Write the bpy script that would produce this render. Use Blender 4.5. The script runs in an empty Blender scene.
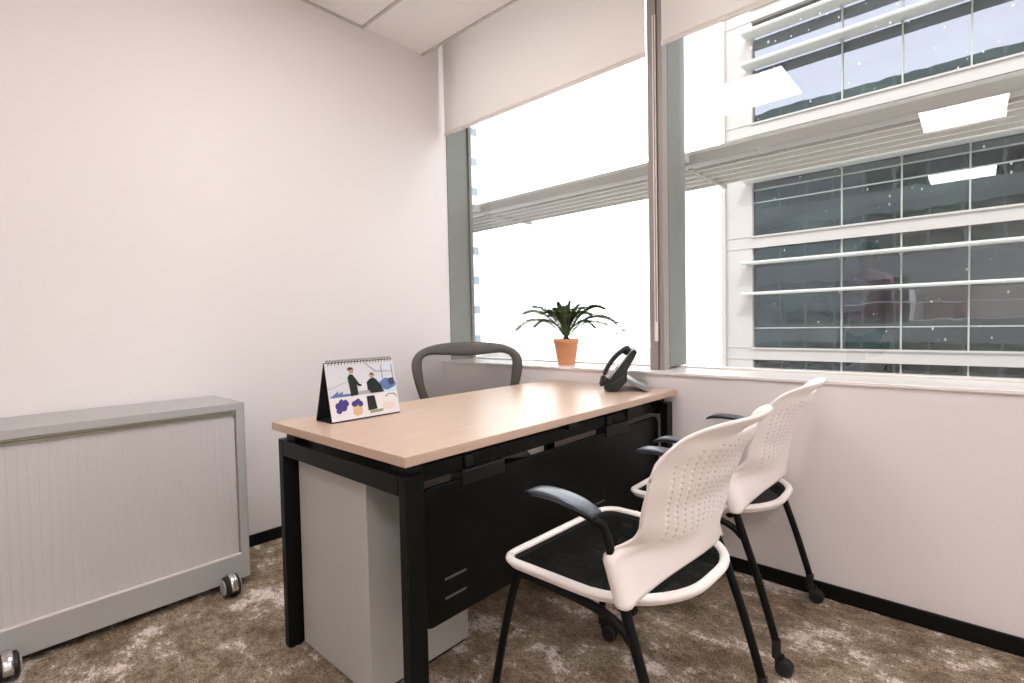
import bpy, bmesh, math, random
from mathutils import Vector, Matrix
from math import sin, cos, pi, radians
random.seed(7)
SC = bpy.context.scene
COL = SC.collection

# ------------------------------------------------------------------ materials
def new_mat(name):
    m = bpy.data.materials.new(name); m.use_nodes = True
    nt = m.node_tree; nt.nodes.clear()
    out = nt.nodes.new('ShaderNodeOutputMaterial')
    return m, nt, out

def N(nt, kind, **kw):
    n = nt.nodes.new(kind)
    for k, v in kw.items():
        if k in n.inputs: n.inputs[k].default_value = v
        else: setattr(n, k, v)
    return n

def pmat(name, col, rough=.5, metal=0, spec=.5, bump=0, bscale=200, var=0, vscale=6, coat=0, coat_rough=.1):
    m, nt, out = new_mat(name)
    b = N(nt, 'ShaderNodeBsdfPrincipled')
    b.inputs['Base Color'].default_value = (*col, 1)
    b.inputs['Roughness'].default_value = rough
    b.inputs['Metallic'].default_value = metal
    b.inputs['Specular IOR Level'].default_value = spec
    b.inputs['Coat Weight'].default_value = coat
    b.inputs['Coat Roughness'].default_value = coat_rough
    tc = N(nt, 'ShaderNodeTexCoord')
    if var:
        no = N(nt, 'ShaderNodeTexNoise'); no.inputs['Scale'].default_value = vscale; no.inputs['Detail'].default_value = 4
        nt.links.new(tc.outputs['Object'], no.inputs['Vector'])
        mp = N(nt, 'ShaderNodeMapRange'); mp.inputs['To Min'].default_value = 1-var; mp.inputs['To Max'].default_value = 1+var
        nt.links.new(no.outputs['Fac'], mp.inputs['Value'])
        mx = N(nt, 'ShaderNodeVectorMath', operation='SCALE'); mx.inputs[0].default_value = col
        nt.links.new(mp.outputs['Result'], mx.inputs['Scale'])
        nt.links.new(mx.outputs['Vector'], b.inputs['Base Color'])
    if bump:
        n2 = N(nt, 'ShaderNodeTexNoise'); n2.inputs['Scale'].default_value = bscale; n2.inputs['Detail'].default_value = 3
        nt.links.new(tc.outputs['Object'], n2.inputs['Vector'])
        bp = N(nt, 'ShaderNodeBump'); bp.inputs['Strength'].default_value = bump; bp.inputs['Distance'].default_value = .002
        nt.links.new(n2.outputs['Fac'], bp.inputs['Height'])
        nt.links.new(bp.outputs['Normal'], b.inputs['Normal'])
    nt.links.new(b.outputs[0], out.inputs[0])
    return m

M = {}
M['wall'] = pmat('wall_paint', (.81, .765, .76), .85, bump=.08, bscale=350)
M['ceiling'] = pmat('ceiling_paint', (.95, .925, .90), .9, bump=.05, bscale=300)
M['ceiling_tile'] = pmat('ceiling_tile', (.94, .915, .89), .95, bump=.5, bscale=600, var=.02)
M['grid'] = pmat('ceiling_grid', (.62, .58, .55), .5)
M['sill'] = pmat('sill_laminate', (.88, .84, .82), .25, var=.01)
M['base'] = pmat('skirting_black', (.004, .004, .004), .5, spec=.2)
M['black_metal'] = pmat('black_powder_coat', (.0028, .0034, .003), .42, spec=.2, bump=.1, bscale=900)
M['panel'] = pmat('charcoal_panel', (.0025, .003, .0025), .36, spec=.2, bump=.05, bscale=500)
M['slot'] = pmat('panel_slot', (.10, .10, .095), .6)
M['cab'] = pmat('cabinet_grey', (.44, .44, .43), .45, bump=.08, bscale=700)
M['ped'] = pmat('pedestal_grey', (.46, .46, .435), .5, bump=.08, bscale=700)
M['track'] = pmat('door_track', (.26, .25, .19), .5)
M['plastic_white'] = pmat('white_plastic', (.86, .80, .78), .35, bump=.04, bscale=400)
M['black_plastic'] = pmat('black_plastic', (.006, .006, .007), .4, spec=.3)
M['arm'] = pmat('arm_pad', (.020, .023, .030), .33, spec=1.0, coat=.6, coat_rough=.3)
M['arm'].node_tree.nodes['Principled BSDF'].inputs['Specular Tint'].default_value = (.62, .76, 1, 1)  # blue sky reflection tinted into the pad material
M['rubber'] = pmat('caster_rubber', (.01, .01, .01), .5)
M['chrome'] = pmat('chrome', (.7, .7, .7), .2, metal=1)
M['hub'] = pmat('caster_hub', (.42, .42, .42), .35)
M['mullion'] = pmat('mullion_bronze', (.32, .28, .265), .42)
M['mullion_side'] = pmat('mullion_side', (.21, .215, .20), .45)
M['terracotta'] = pmat('terracotta', (.72, .33, .17), .8, bump=.3, bscale=120, var=.12, vscale=25)
M['soil'] = pmat('soil', (.06, .04, .03), 1, bump=1, bscale=200)
M['stem'] = pmat('frond_stem', (.10, .14, .05), .6)
M['phone'] = pmat('phone_body', (.016, .018, .017), .4)
M['phone_grey'] = pmat('phone_stand', (.30, .32, .34), .35, metal=.4)
M['key'] = pmat('phone_key', (.35, .36, .36), .5)
M['screen'] = pmat('phone_screen', (.30, .36, .34), .15)
M['card'] = pmat('calendar_card', (.014, .014, .015), .6)
M['paper'] = pmat('calendar_paper', (.70, .67, .68), .7)
M['facade_white'] = pmat('facade_panel', (.40, .362, .355), .6, var=.03, vscale=.5)
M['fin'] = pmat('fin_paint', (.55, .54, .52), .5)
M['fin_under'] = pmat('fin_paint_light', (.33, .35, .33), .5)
M['louvre'] = pmat('louvre_aluminium', (.40, .38, .37), .5)
M['louvre_slat'] = pmat('louvre_slat', (.68, .65, .63), .5)
M['ground'] = pmat('asphalt', (.35, .34, .33), .9, var=.1, vscale=.5)
M['ext'] = pmat('outer_cladding', (.20, .22, .22), .5, var=.1, vscale=.7)
M['pale'] = pmat('pale_render', (.80, .77, .76), .9, var=.02, vscale=.3)

def leaf_mat():
    m, nt, out = new_mat('frond_leaf')
    tc = N(nt, 'ShaderNodeTexCoord')
    no = N(nt, 'ShaderNodeTexNoise'); no.inputs['Scale'].default_value = 18
    cr = N(nt, 'ShaderNodeValToRGB')
    cr.color_ramp.elements[0].position = .35; cr.color_ramp.elements[0].color = (.022, .055, .018, 1)
    cr.color_ramp.elements[1].position = .72; cr.color_ramp.elements[1].color = (.20, .26, .085, 1)
    nt.links.new(tc.outputs['Object'], no.inputs['Vector']); nt.links.new(no.outputs['Fac'], cr.inputs['Fac'])
    b = N(nt, 'ShaderNodeBsdfPrincipled'); b.inputs['Roughness'].default_value = .5
    t = N(nt, 'ShaderNodeBsdfTranslucent'); mx = N(nt, 'ShaderNodeMixShader'); mx.inputs[0].default_value = .42
    nt.links.new(cr.outputs['Color'], b.inputs['Base Color']); nt.links.new(cr.outputs['Color'], t.inputs['Color'])
    nt.links.new(b.outputs[0], mx.inputs[1]); nt.links.new(t.outputs[0], mx.inputs[2]); nt.links.new(mx.outputs[0], out.inputs[0])
    return m
M['leaf'] = leaf_mat()

def wood_mat():
    m, nt, out = new_mat('beech_laminate')
    tc = N(nt, 'ShaderNodeTexCoord')
    mp = N(nt, 'ShaderNodeMapping'); mp.inputs['Scale'].default_value = (16, 1.1, 16)
    no = N(nt, 'ShaderNodeTexNoise'); no.inputs['Scale'].default_value = 6; no.inputs['Detail'].default_value = 8; no.inputs['Roughness'].default_value = .65
    cr = N(nt, 'ShaderNodeValToRGB')
    cr.color_ramp.elements[0].position = .3; cr.color_ramp.elements[0].color = (.51, .36, .275, 1)
    cr.color_ramp.elements[1].position = .7; cr.color_ramp.elements[1].color = (.60, .45, .355, 1)
    b = N(nt, 'ShaderNodeBsdfPrincipled'); b.inputs['Roughness'].default_value = .33
    b.inputs['Specular IOR Level'].default_value = .34
    nt.links.new(tc.outputs['Object'], mp.inputs['Vector']); nt.links.new(mp.outputs[0], no.inputs['Vector'])
    nt.links.new(no.outputs['Fac'], cr.inputs['Fac']); nt.links.new(cr.outputs['Color'], b.inputs['Base Color'])
    nt.links.new(b.outputs[0], out.inputs[0])
    return m
M['wood'] = wood_mat()

def carpet_mat():
    m, nt, out = new_mat('carpet_tiles')
    tc = N(nt, 'ShaderNodeTexCoord')
    L = nt.links.new
    def noise(scale, detail, rough, dist=0, sx=1, sy=1):
        mp = N(nt, 'ShaderNodeMapping'); mp.inputs['Scale'].default_value = (sx, sy, 1)
        n = N(nt, 'ShaderNodeTexNoise'); n.inputs['Scale'].default_value = scale; n.inputs['Detail'].default_value = detail
        n.inputs['Roughness'].default_value = rough; n.inputs['Distortion'].default_value = dist
        L(tc.outputs['Object'], mp.inputs['Vector']); L(mp.outputs[0], n.inputs['Vector'])
        return n
    # distressed patches
    a = noise(4.2, 12, .80, .15, 1, 1.25)
    cr = N(nt, 'ShaderNodeValToRGB'); e = cr.color_ramp.elements
    e[0].position = .30; e[0].color = (.13, .09, .06, 1)
    e[1].position = .70; e[1].color = (.80, .70, .65, 1)
    for p, c in ((.43, (.20, .145, .10, 1)), (.49, (.30, .235, .17, 1)), (.545, (.37, .30, .225, 1)), (.565, (.70, .60, .55, 1))):
        x = e.new(p); x.color = c
    L(a.outputs['Fac'], cr.inputs['Fac'])
    # fine dark flecks
    f = noise(46, 6, .8)
    fr = N(nt, 'ShaderNodeMapRange'); fr.inputs['From Min'].default_value = .52; fr.inputs['From Max'].default_value = .64
    fr.inputs['To Min'].default_value = 0; fr.inputs['To Max'].default_value = .85
    L(f.outputs['Fac'], fr.inputs['Value'])
    mx = N(nt, 'ShaderNodeMix', data_type='RGBA'); mx.inputs[7].default_value = (.10, .07, .045, 1)
    L(fr.outputs[0], mx.inputs[0]); L(cr.outputs['Color'], mx.inputs[6])
    # tile seams, 50 cm
    br = N(nt, 'ShaderNodeTexBrick', offset=.0); br.inputs['Scale'].default_value = 1
    br.inputs['Brick Width'].default_value = .5; br.inputs['Row Height'].default_value = .5; br.inputs['Mortar Size'].default_value = .0022
    br.inputs['Color1'].default_value = (0, 0, 0, 1); br.inputs['Color2'].default_value = (0, 0, 0, 1); br.inputs['Mortar'].default_value = (1, 1, 1, 1)
    mp2 = N(nt, 'ShaderNodeMapping'); mp2.inputs['Location'].default_value = (.17, .13, 0)
    L(tc.outputs['Object'], mp2.inputs['Vector']); L(mp2.outputs[0], br.inputs['Vector'])
    sm = N(nt, 'ShaderNodeMath', operation='MULTIPLY'); sm.inputs[1].default_value = .35
    L(br.outputs['Color'], sm.inputs[0])
    mx2 = N(nt, 'ShaderNodeMix', data_type='RGBA'); mx2.inputs[7].default_value = (.13, .10, .075, 1)
    L(sm.outputs[0], mx2.inputs[0]); L(mx.outputs[2], mx2.inputs[6])
    b = N(nt, 'ShaderNodeBsdfPrincipled'); b.inputs['Roughness'].default_value = 1; b.inputs['Specular IOR Level'].default_value = .1
    pile = noise(420, 2, .5)
    bp = N(nt, 'ShaderNodeBump'); bp.inputs['Strength'].default_value = .6; bp.inputs['Distance'].default_value = .004
    L(pile.outputs['Fac'], bp.inputs['Height']); L(bp.outputs['Normal'], b.inputs['Normal'])
    g2 = noise(150, 3, .8)
    gr = N(nt, 'ShaderNodeMapRange'); gr.inputs['From Min'].default_value = .33; gr.inputs['From Max'].default_value = .67
    gr.inputs['To Min'].default_value = .45; gr.inputs['To Max'].default_value = 1.55; L(g2.outputs['Fac'], gr.inputs['Value'])
    sv = N(nt, 'ShaderNodeVectorMath', operation='SCALE'); L(mx2.outputs[2], sv.inputs[0]); L(gr.outputs[0], sv.inputs['Scale'])
    L(sv.outputs['Vector'], b.inputs['Base Color']); L(b.outputs[0], out.inputs[0])
    return m
M['carpet'] = carpet_mat()

def pane_mat():
    """clear window glass with dried rain specks"""
    m, nt, out = new_mat('window_glass'); L = nt.links.new
    t = N(nt, 'ShaderNodeBsdfTransparent'); t.inputs[0].default_value = (.97, .985, .975, 1)
    g = N(nt, 'ShaderNodeBsdfGlossy'); g.inputs['Roughness'].default_value = 0.0; g.inputs['Color'].default_value = (1, 1, 1, 1)
    lw = N(nt, 'ShaderNodeLayerWeight'); lw.inputs['Blend'].default_value = .5
    pw = N(nt, 'ShaderNodeMath', operation='POWER'); pw.inputs[1].default_value = 5; L(lw.outputs['Facing'], pw.inputs[0])
    fr = N(nt, 'ShaderNodeMath', operation='MULTIPLY_ADD'); fr.inputs[1].default_value = .94; fr.inputs[2].default_value = .05; L(pw.outputs[0], fr.inputs[0])
    mx = N(nt, 'ShaderNodeMixShader'); L(fr.outputs[0], mx.inputs[0]); L(t.outputs[0], mx.inputs[1]); L(g.outputs[0], mx.inputs[2])
    tc = N(nt, 'ShaderNodeTexCoord')
    mp = N(nt, 'ShaderNodeMapping'); mp.inputs['Scale'].default_value = (1, 1, .6)
    v = N(nt, 'ShaderNodeTexVoronoi'); v.inputs['Scale'].default_value = 30
    L(tc.outputs['Object'], mp.inputs['Vector']); L(mp.outputs[0], v.inputs['Vector'])
    sp = N(nt, 'ShaderNodeSeparateColor'); L(v.outputs['Color'], sp.inputs[0])
    # speck radius varies per cell
    rr = N(nt, 'ShaderNodeMath', operation='MULTIPLY'); rr.inputs[1].default_value = .11; L(sp.outputs[0], rr.inputs[0])
    lt = N(nt, 'ShaderNodeMath', operation='LESS_THAN'); L(v.outputs['Distance'], lt.inputs[0]); L(rr.outputs[0], lt.inputs[1])
    sc = N(nt, 'ShaderNodeMath', operation='MULTIPLY'); sc.inputs[1].default_value = .5; L(lt.outputs[0], sc.inputs[0])
    d = N(nt, 'ShaderNodeBsdfTranslucent'); d.inputs[0].default_value = (.9, .9, .88, 1)
    mx2 = N(nt, 'ShaderNodeMixShader'); L(sc.outputs[0], mx2.inputs[0]); L(mx.outputs[0], mx2.inputs[1]); L(d.outputs[0], mx2.inputs[2])
    L(mx2.outputs[0], out.inputs[0])
    return m
M['pane'] = pane_mat()

def glazing_mat(name, tint, refl, base):
    """solar-coated office glazing: dark interior, coloured mirror coat"""
    m, nt, out = new_mat(name); L = nt.links.new
    tc = N(nt, 'ShaderNodeTexCoord')
    mp = N(nt, 'ShaderNodeMapping'); mp.inputs['Scale'].default_value = (.5, 1, 1.2)
    no = N(nt, 'ShaderNodeTexNoise'); no.inputs['Scale'].default_value = 1.1; no.inputs['Detail'].default_value = 6
    cr = N(nt, 'ShaderNodeValToRGB')
    cr.color_ramp.elements[0].position = .35; cr.color_ramp.elements[0].color = (base[0]*.35, base[1]*.35, base[2]*.35, 1)
    cr.color_ramp.elements[1].position = .7; cr.color_ramp.elements[1].color = (base[0]*1.8, base[1]*1.8, base[2]*1.8, 1)
    L(tc.outputs['Object'], mp.inputs['Vector']); L(mp.outputs[0], no.inputs['Vector']); L(no.outputs['Fac'], cr.inputs['Fac'])
    d = N(nt, 'ShaderNodeBsdfDiffuse'); L(cr.outputs['Color'], d.inputs['Color'])
    g = N(nt, 'ShaderNodeBsdfGlossy'); g.inputs['Roughness'].default_value = .01; g.inputs['Color'].default_value = (*tint, 1)
    n2 = N(nt, 'ShaderNodeTexNoise'); n2.inputs['Scale'].default_value = .6
    bp = N(nt, 'ShaderNodeBump'); bp.inputs['Strength'].default_value = .15; bp.inputs['Distance'].default_value = .05
    L(tc.outputs['Object'], n2.inputs['Vector']); L(n2.outputs['Fac'], bp.inputs['Height']); L(bp.outputs['Normal'], g.inputs['Normal'])
    mx = N(nt, 'ShaderNodeMixShader'); mx.inputs[0].default_value = refl
    L(d.outputs[0], mx.inputs[1]); L(g.outputs[0], mx.inputs[2]); L(mx.outputs[0], out.inputs[0])
    return m
M['glazing'] = glazing_mat('office_glazing', (.80, .81, 1.0), .21, (.018, .031, .026))
M['own_glazing'] = glazing_mat('outer_glazing', (.5, .6, .6), .15, (.04, .05, .05))

def mesh_fabric(name, col, alpha):
    m, nt, out = new_mat(name); L = nt.links.new
    b = N(nt, 'ShaderNodeBsdfPrincipled'); b.inputs['Base Color'].default_value = (*col, 1); b.inputs['Roughness'].default_value = .7; b.inputs['Specular IOR Level'].default_value = .1
    t = N(nt, 'ShaderNodeBsdfTransparent')
    mx = N(nt, 'ShaderNodeMixShader'); mx.inputs[0].default_value = alpha
    tc = N(nt, 'ShaderNodeTexCoord')
    w = N(nt, 'ShaderNodeTexWave', wave_type='BANDS', bands_direction='Y'); w.inputs['Scale'].default_value = 60
    L(tc.outputs['Object'], w.inputs['Vector'])
    mr = N(nt, 'ShaderNodeMapRange'); mr.inputs['To Min'].default_value = max(0, alpha-.12); mr.inputs['To Max'].default_value = min(1, alpha+.12)
    L(w.outputs['Fac'], mr.inputs['Value']); L(mr.outputs[0], mx.inputs[0])
    L(t.outputs[0], mx.inputs[1]); L(b.outputs[0], mx.inputs[2]); L(mx.outputs[0], out.inputs[0])
    return m
M['back_mesh'] = mesh_fabric('chair_back_mesh', (.17, .16, .15), .62)
M['seat_mesh'] = mesh_fabric('seat_mesh', (.003, .003, .003), .97)
M['office_frame'] = pmat('office_chair_frame', (.085, .078, .068), .45)

def blind_mat():
    m, nt, out = new_mat('blind_fabric'); L = nt.links.new
    b = N(nt, 'ShaderNodeBsdfPrincipled'); b.inputs['Roughness'].default_value = .9; b.inputs['Specular IOR Level'].default_value = .1
    b.inputs['Base Color'].default_value = (.86, .81, .78, 1)
    t = N(nt, 'ShaderNodeBsdfTranslucent'); t.inputs[0].default_value = (.88, .83, .80, 1)
    mx = N(nt, 'ShaderNodeMixShader'); mx.inputs[0].default_value = .66
    tc = N(nt, 'ShaderNodeTexCoord'); no = N(nt, 'ShaderNodeTexNoise'); no.inputs['Scale'].default_value = 500
    bp = N(nt, 'ShaderNodeBump'); bp.inputs['Strength'].default_value = .1; bp.inputs['Distance'].default_value = .001
    L(tc.outputs['Object'], no.inputs['Vector']); L(no.outputs['Fac'], bp.inputs['Height']); L(bp.outputs['Normal'], b.inputs['Normal'])
    L(b.outputs[0], mx.inputs[1]); L(t.outputs[0], mx.inputs[2]); L(mx.outputs[0], out.inputs[0])
    return m
M['blind'] = blind_mat()

def emit_mat(name, col, s):
    m, nt, out = new_mat(name)
    e = N(nt, 'ShaderNodeEmission'); e.inputs[0].default_value = (*col, 1); e.inputs[1].default_value = s
    nt.links.new(e.outputs[0], out.inputs[0]); return m
M['led'] = emit_mat('led_diffuser', (1, .95, .935), 16.0)

def stripe_mat():
    """tower: pale floor slabs and blue-grey window strips"""
    m, nt, out = new_mat('tower_stripes'); L = nt.links.new
    tc = N(nt, 'ShaderNodeTexCoord'); br = N(nt, 'ShaderNodeTexBrick', offset=.5)
    mp = N(nt, 'ShaderNodeMapping'); mp.inputs['Rotation'].default_value = (pi/2, 0, 0)
    br.inputs['Scale'].default_value = 1; br.inputs['Brick Width'].default_value = 2.4; br.inputs['Row Height'].default_value = 2.1
    br.inputs['Mortar Size'].default_value = .5; br.inputs['Mortar Smooth'].default_value = .1
    br.inputs['Color1'].default_value = (.13, .16, .20, 1); br.inputs['Color2'].default_value = (.17, .20, .24, 1); br.inputs['Mortar'].default_value = (.85, .84, .84, 1)
    L(tc.outputs['Object'], mp.inputs['Vector']); L(mp.outputs[0], br.inputs['Vector'])
    b = N(nt, 'ShaderNodeBsdfPrincipled'); b.inputs['Roughness'].default_value = .6
    L(br.outputs['Color'], b.inputs['Base Color']); L(b.outputs[0], out.inputs[0]); return m
M['tower'] = stripe_mat()

def fmat(name, col, rough=.6): 
    if name not in M: M[name] = pmat(name, col, rough)
    return M[name]

# ------------------------------------------------------------------ geometry helpers
def build(name, bm, mat, parent=None, smooth=False, subsurf=0, solid=0, solid_off=0, bev=0, loc=None, autosmooth=True):
    me = bpy.data.meshes.new(name)
    bmesh.ops.recalc_face_normals(bm, faces=bm.faces)
    bm.to_mesh(me); bm.free()
    o = bpy.data.objects.new(name, me); COL.objects.link(o)
    mats = mat if isinstance(mat, (list, tuple)) else [mat]
    for x in mats: me.materials.append(x)
    if parent is not None: o.parent = parent
    if loc: o.location = loc
    if smooth:
        for p in me.polygons: p.use_smooth = True
    if solid:
        md = o.modifiers.new('solid', 'SOLIDIFY'); md.thickness = solid; md.offset = solid_off
    if bev:
        md = o.modifiers.new('bevel', 'BEVEL'); md.width = bev; md.segments = 2; md.limit_method = 'ANGLE'; md.angle_limit = radians(35)
        md.harden_normals = False
    if subsurf:
        md = o.modifiers.new('sub', 'SUBSURF'); md.levels = subsurf; md.render_levels = subsurf
    return o

def box(bm, lo, hi, mi=0):
    x0, y0, z0 = lo; x1, y1, z1 = hi
    vs = [bm.verts.new(p) for p in ((x0,y0,z0),(x1,y0,z0),(x1,y1,z0),(x0,y1,z0),(x0,y0,z1),(x1,y0,z1),(x1,y1,z1),(x0,y1,z1))]
    for f in ((0,3,2,1),(4,5,6,7),(0,1,5,4),(1,2,6,5),(2,3,7,6),(3,0,4,7)):
        fc = bm.faces.new([vs[i] for i in f]); fc.material_index = mi
    return vs

def B(name, lo, hi, mat, parent=None, bev=0, **kw):
    bm = bmesh.new(); box(bm, lo, hi); return build(name, bm, mat, parent, bev=bev, **kw)

def catmull(pts, k=6):
    pts = [Vector(p) for p in pts]; out = []
    P = [2*pts[0]-pts[1]] + pts + [2*pts[-1]-pts[-2]]
    for i in range(1, len(P)-2):
        for j in range(k):
            t = j/k; a, b, c, d = P[i-1:i+3]
            out.append(.5*((2*b)+(c-a)*t+(2*a-5*b+4*c-d)*t*t+(3*b-a-3*c+d)*t**3))
    out.append(pts[-1]); return out

def tube(bm, pts, r, n=12, closed=False, flat=None, mi=0):
    """sweep a circle (or an ellipse flat=(a,b) with up=z) along pts; r number or list"""
    pts = [Vector(p) for p in pts]; m = len(pts); rings = []
    nrm = None
    for i, p in enumerate(pts):
        if closed: t = (pts[(i+1) % m]-pts[i-1]).normalized()
        elif i == 0: t = (pts[1]-p).normalized()
        elif i == m-1: t = (p-pts[-2]).normalized()
        else: t = (pts[i+1]-pts[i-1]).normalized()
        if nrm is None or flat:
            up = Vector((0,0,1)) if abs(t.z) < .95 else Vector((1,0,0))
            nrm = (up-t*up.dot(t)).normalized()
        else:
            nrm = (nrm-t*nrm.dot(t)).normalized()
        bn = t.cross(nrm)
        rr = r[i] if isinstance(r, (list, tuple)) else r
        a, b = (rr, rr) if not flat else (flat[0]*rr, flat[1]*rr)
        rings.append([bm.verts.new(p+nrm*(cos(2*pi*k/n)*a)+bn*(sin(2*pi*k/n)*b)) for k in range(n)])
    last = m if closed else m-1
    for i in range(last):
        A, C = rings[i], rings[(i+1) % m]
        for k in range(n):
            f = bm.faces.new((A[k], A[(k+1) % n], C[(k+1) % n], C[k])); f.material_index = mi
    if not closed:
        bm.faces.new(rings[0]).material_index = mi; bm.faces.new(list(reversed(rings[-1]))).material_index = mi

def lathe(bm, prof, c=(0,0,0), n=32, axis='z', mi=0, caps=True):
    rings = []
    for r, h in prof:
        ring = []
        for k in range(n):
            a = 2*pi*k/n
            if axis == 'z': p = (c[0]+r*cos(a), c[1]+r*sin(a), c[2]+h)
            elif axis == 'x': p = (c[0]+h, c[1]+r*cos(a), c[2]+r*sin(a))
            else: p = (c[0]+r*cos(a), c[1]+h, c[2]+r*sin(a))
            ring.append(bm.verts.new(p))
        rings.append(ring)
    for i in range(len(rings)-1):
        for k in range(n):
            bm.faces.new((rings[i][k], rings[i][(k+1) % n], rings[i+1][(k+1) % n], rings[i+1][k])).material_index = mi
    if caps:
        bm.faces.new(rings[0]).material_index = mi; bm.faces.new(rings[-1]).material_index = mi

def prism(bm, poly, axis, a, b, mi=0):
    """extrude a 2-D polygon along an axis from a to b"""
    def P(u, v, w):
        return {'x': (w, u, v), 'y': (u, w, v), 'z': (u, v, w)}[axis]
    A = [bm.verts.new(P(u, v, a)) for u, v in poly]; C = [bm.verts.new(P(u, v, b)) for u, v in poly]
    n = len(poly)
    bm.faces.new(A).material_index = mi; bm.faces.new(list(reversed(C))).material_index = mi
    for i in range(n): bm.faces.new((A[i], A[(i+1) % n], C[(i+1) % n], C[i])).material_index = mi

def rrect(u0, v0, u1, v1, r, k=5):
    rs = r if isinstance(r, (list, tuple)) else (r,)*4      # ll, lr, ur, ul
    out = []
    for (cx, cy, a0, rr) in ((u0+rs[0], v0+rs[0], pi, rs[0]), (u1-rs[1], v0+rs[1], 1.5*pi, rs[1]), (u1-rs[2], v1-rs[2], 0, rs[2]), (u0+rs[3], v1-rs[3], .5*pi, rs[3])):
        for i in range(k+1):
            a = a0+.5*pi*i/k; out.append((cx+rr*cos(a), cy+rr*sin(a)))
    return out

def thing(name, label, cat, loc=(0,0,0), rotz=0, group=None):
    o = bpy.data.objects.new(name, None); COL.objects.link(o); o.empty_display_size = .05
    o.location = loc; o.rotation_euler = (0, 0, rotz)
    o['label'] = label; o['category'] = cat
    if group: o['group'] = group
    return o

def struct(o): o['kind'] = 'structure'; return o
def children(o): return [c for c in bpy.data.objects if c.parent == o]
def copy_thing(root, loc, rotz, label):
    ch = children(root); grand = {c: children(c) for c in ch}
    r = root.copy(); COL.objects.link(r); r.location = loc; r.rotation_euler = (0, 0, rotz); r['label'] = label
    for c in ch:
        d = c.copy(); COL.objects.link(d); d.parent = r
        for g in grand[c]:
            e = g.copy(); COL.objects.link(e); e.parent = d
    return r

# ------------------------------------------------------------------ the room
XL, YW, YG = -2.584, 2.179, 2.45          # left wall, window wall face, glass plane
XR, YB = 2.3, -4.6                        # right wall and back wall behind the camera
ZC, ZS = 2.745, .817                      # ceiling, sill

bm = bmesh.new(); box(bm, (XL-.2, YB-.2, -.12), (XR+.2, YW+.02, 0)); struct(build('floor', bm, M['carpet']))
struct(B('wall_left', (XL-.2, YB, 0), (XL, 2.458, 3.1), M['wall']))
struct(B('wall_front', (XL, YW, 0), (XR, YG+.12, ZS-.013), M['wall']))
struct(B('wall_right', (XR, YB, 0), (XR+.2, 2.50, 3.1), M['wall']))
struct(B('wall_back', (XL-.2, YB-.2, 0), (XR+.2, YB, 3.1), M['wall']))
struct(B('ceiling', (XL, YB, ZC), (XR, 2.07, 3.1), M['ceiling']))
struct(B('ceiling_recess', (XL, 2.07, 3.0), (XR, 2.52, 3.1), M['ceiling']))
# ceiling tiles with metal grid, stopping short of the window
bm = bmesh.new()
for i in range(8):
    for j in range(10):
        x0 = XL+.02+i*.6; y1 = 1.632-j*.6
        if x0+.59 > XR or y1-.59 < YB: continue
        box(bm, (x0+.004, y1-.59+.004, ZC-.010), (x0+.586, y1-.004, ZC-.001))
t = build('trim_1', bm, M['ceiling_tile']); struct(t)
bm = bmesh.new()
box(bm, (XL, 1.632, ZC-.012), (XR, 1.650, ZC))
box(bm, (XL, YB, ZC-.012), (XL+.018, 1.632, ZC))
struct(build('trim_2', bm, M['grid']))
bm = bmesh.new(); box(bm, (XL, 2.058, ZC-.007), (XR, 2.072, ZC)); box(bm, (XL, 2.078, ZC+.01), (XR, 2.094, ZC+.03)); struct(build('trim_8', bm, M['grid']))
# skirting
struct(B('baseboard_left', (XL, YB, 0), (XL+.012, YW, .056), M['base'], bev=.002))
struct(B('baseboard_front', (XL, YW-.012, 0), (XR, YW, .056), M['base'], bev=.002))
# sill board
struct(B('trim_3', (XL, YW-.010, ZS-.013), (XR, YG+.10, ZS), M['sill'], bev=.003))
struct(B('trim_4', (XL, YG-.02, ZS), (XR, YG+.05, ZS+.008), M['sill'], bev=.002))

# windows: deep jamb, mullion and panes
def window(name, x0, x1, left_mat):
    w = bpy.data.objects.new(name, None); COL.objects.link(w); w['kind'] = 'structure'; w.location = (x0, YG, ZS)
    bm = bmesh.new(); box(bm, (0, -.004, .01), (x1-x0, .004, 2.16)); build('pane', bm, M['pane'], w)
    bm = bmesh.new()
    box(bm, (0, -.03, 2.16), (x1-x0, .04, 2.2))
    build('frame', bm, M['mullion_side'], w, bev=.003)
    return w
XM0, XM1 = -1.150, -1.078                 # mullion faces
window('window_1', XL, XM0, None)
window('window_2', XM1, XR, None)
# grey jamb lining on the left wall
bm = bmesh.new(); box(bm, (XL, 2.248, ZS), (XL+.006, YG, 3.0)); box(bm, (XL, YG-.02, ZS), (XL+.02, YG+.006, 3.0))
struct(build('trim_5', bm, M['mullion_side']))
bm = bmesh.new()
box(bm, (XM0, 2.25, ZS), (XM0+.042, 2.50, 3.0)); box(bm, (XM0+.046, 2.256, ZS), (XM1, 2.31, 3.0))
struct(build('trim_6', bm, M['mullion'], bev=.003))
struct(B('trim_7', (XM0+.046, 2.31, ZS+.012), (XM1+.002, 2.50, 3.0), M['mullion_side'], bev=.002))

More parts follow.
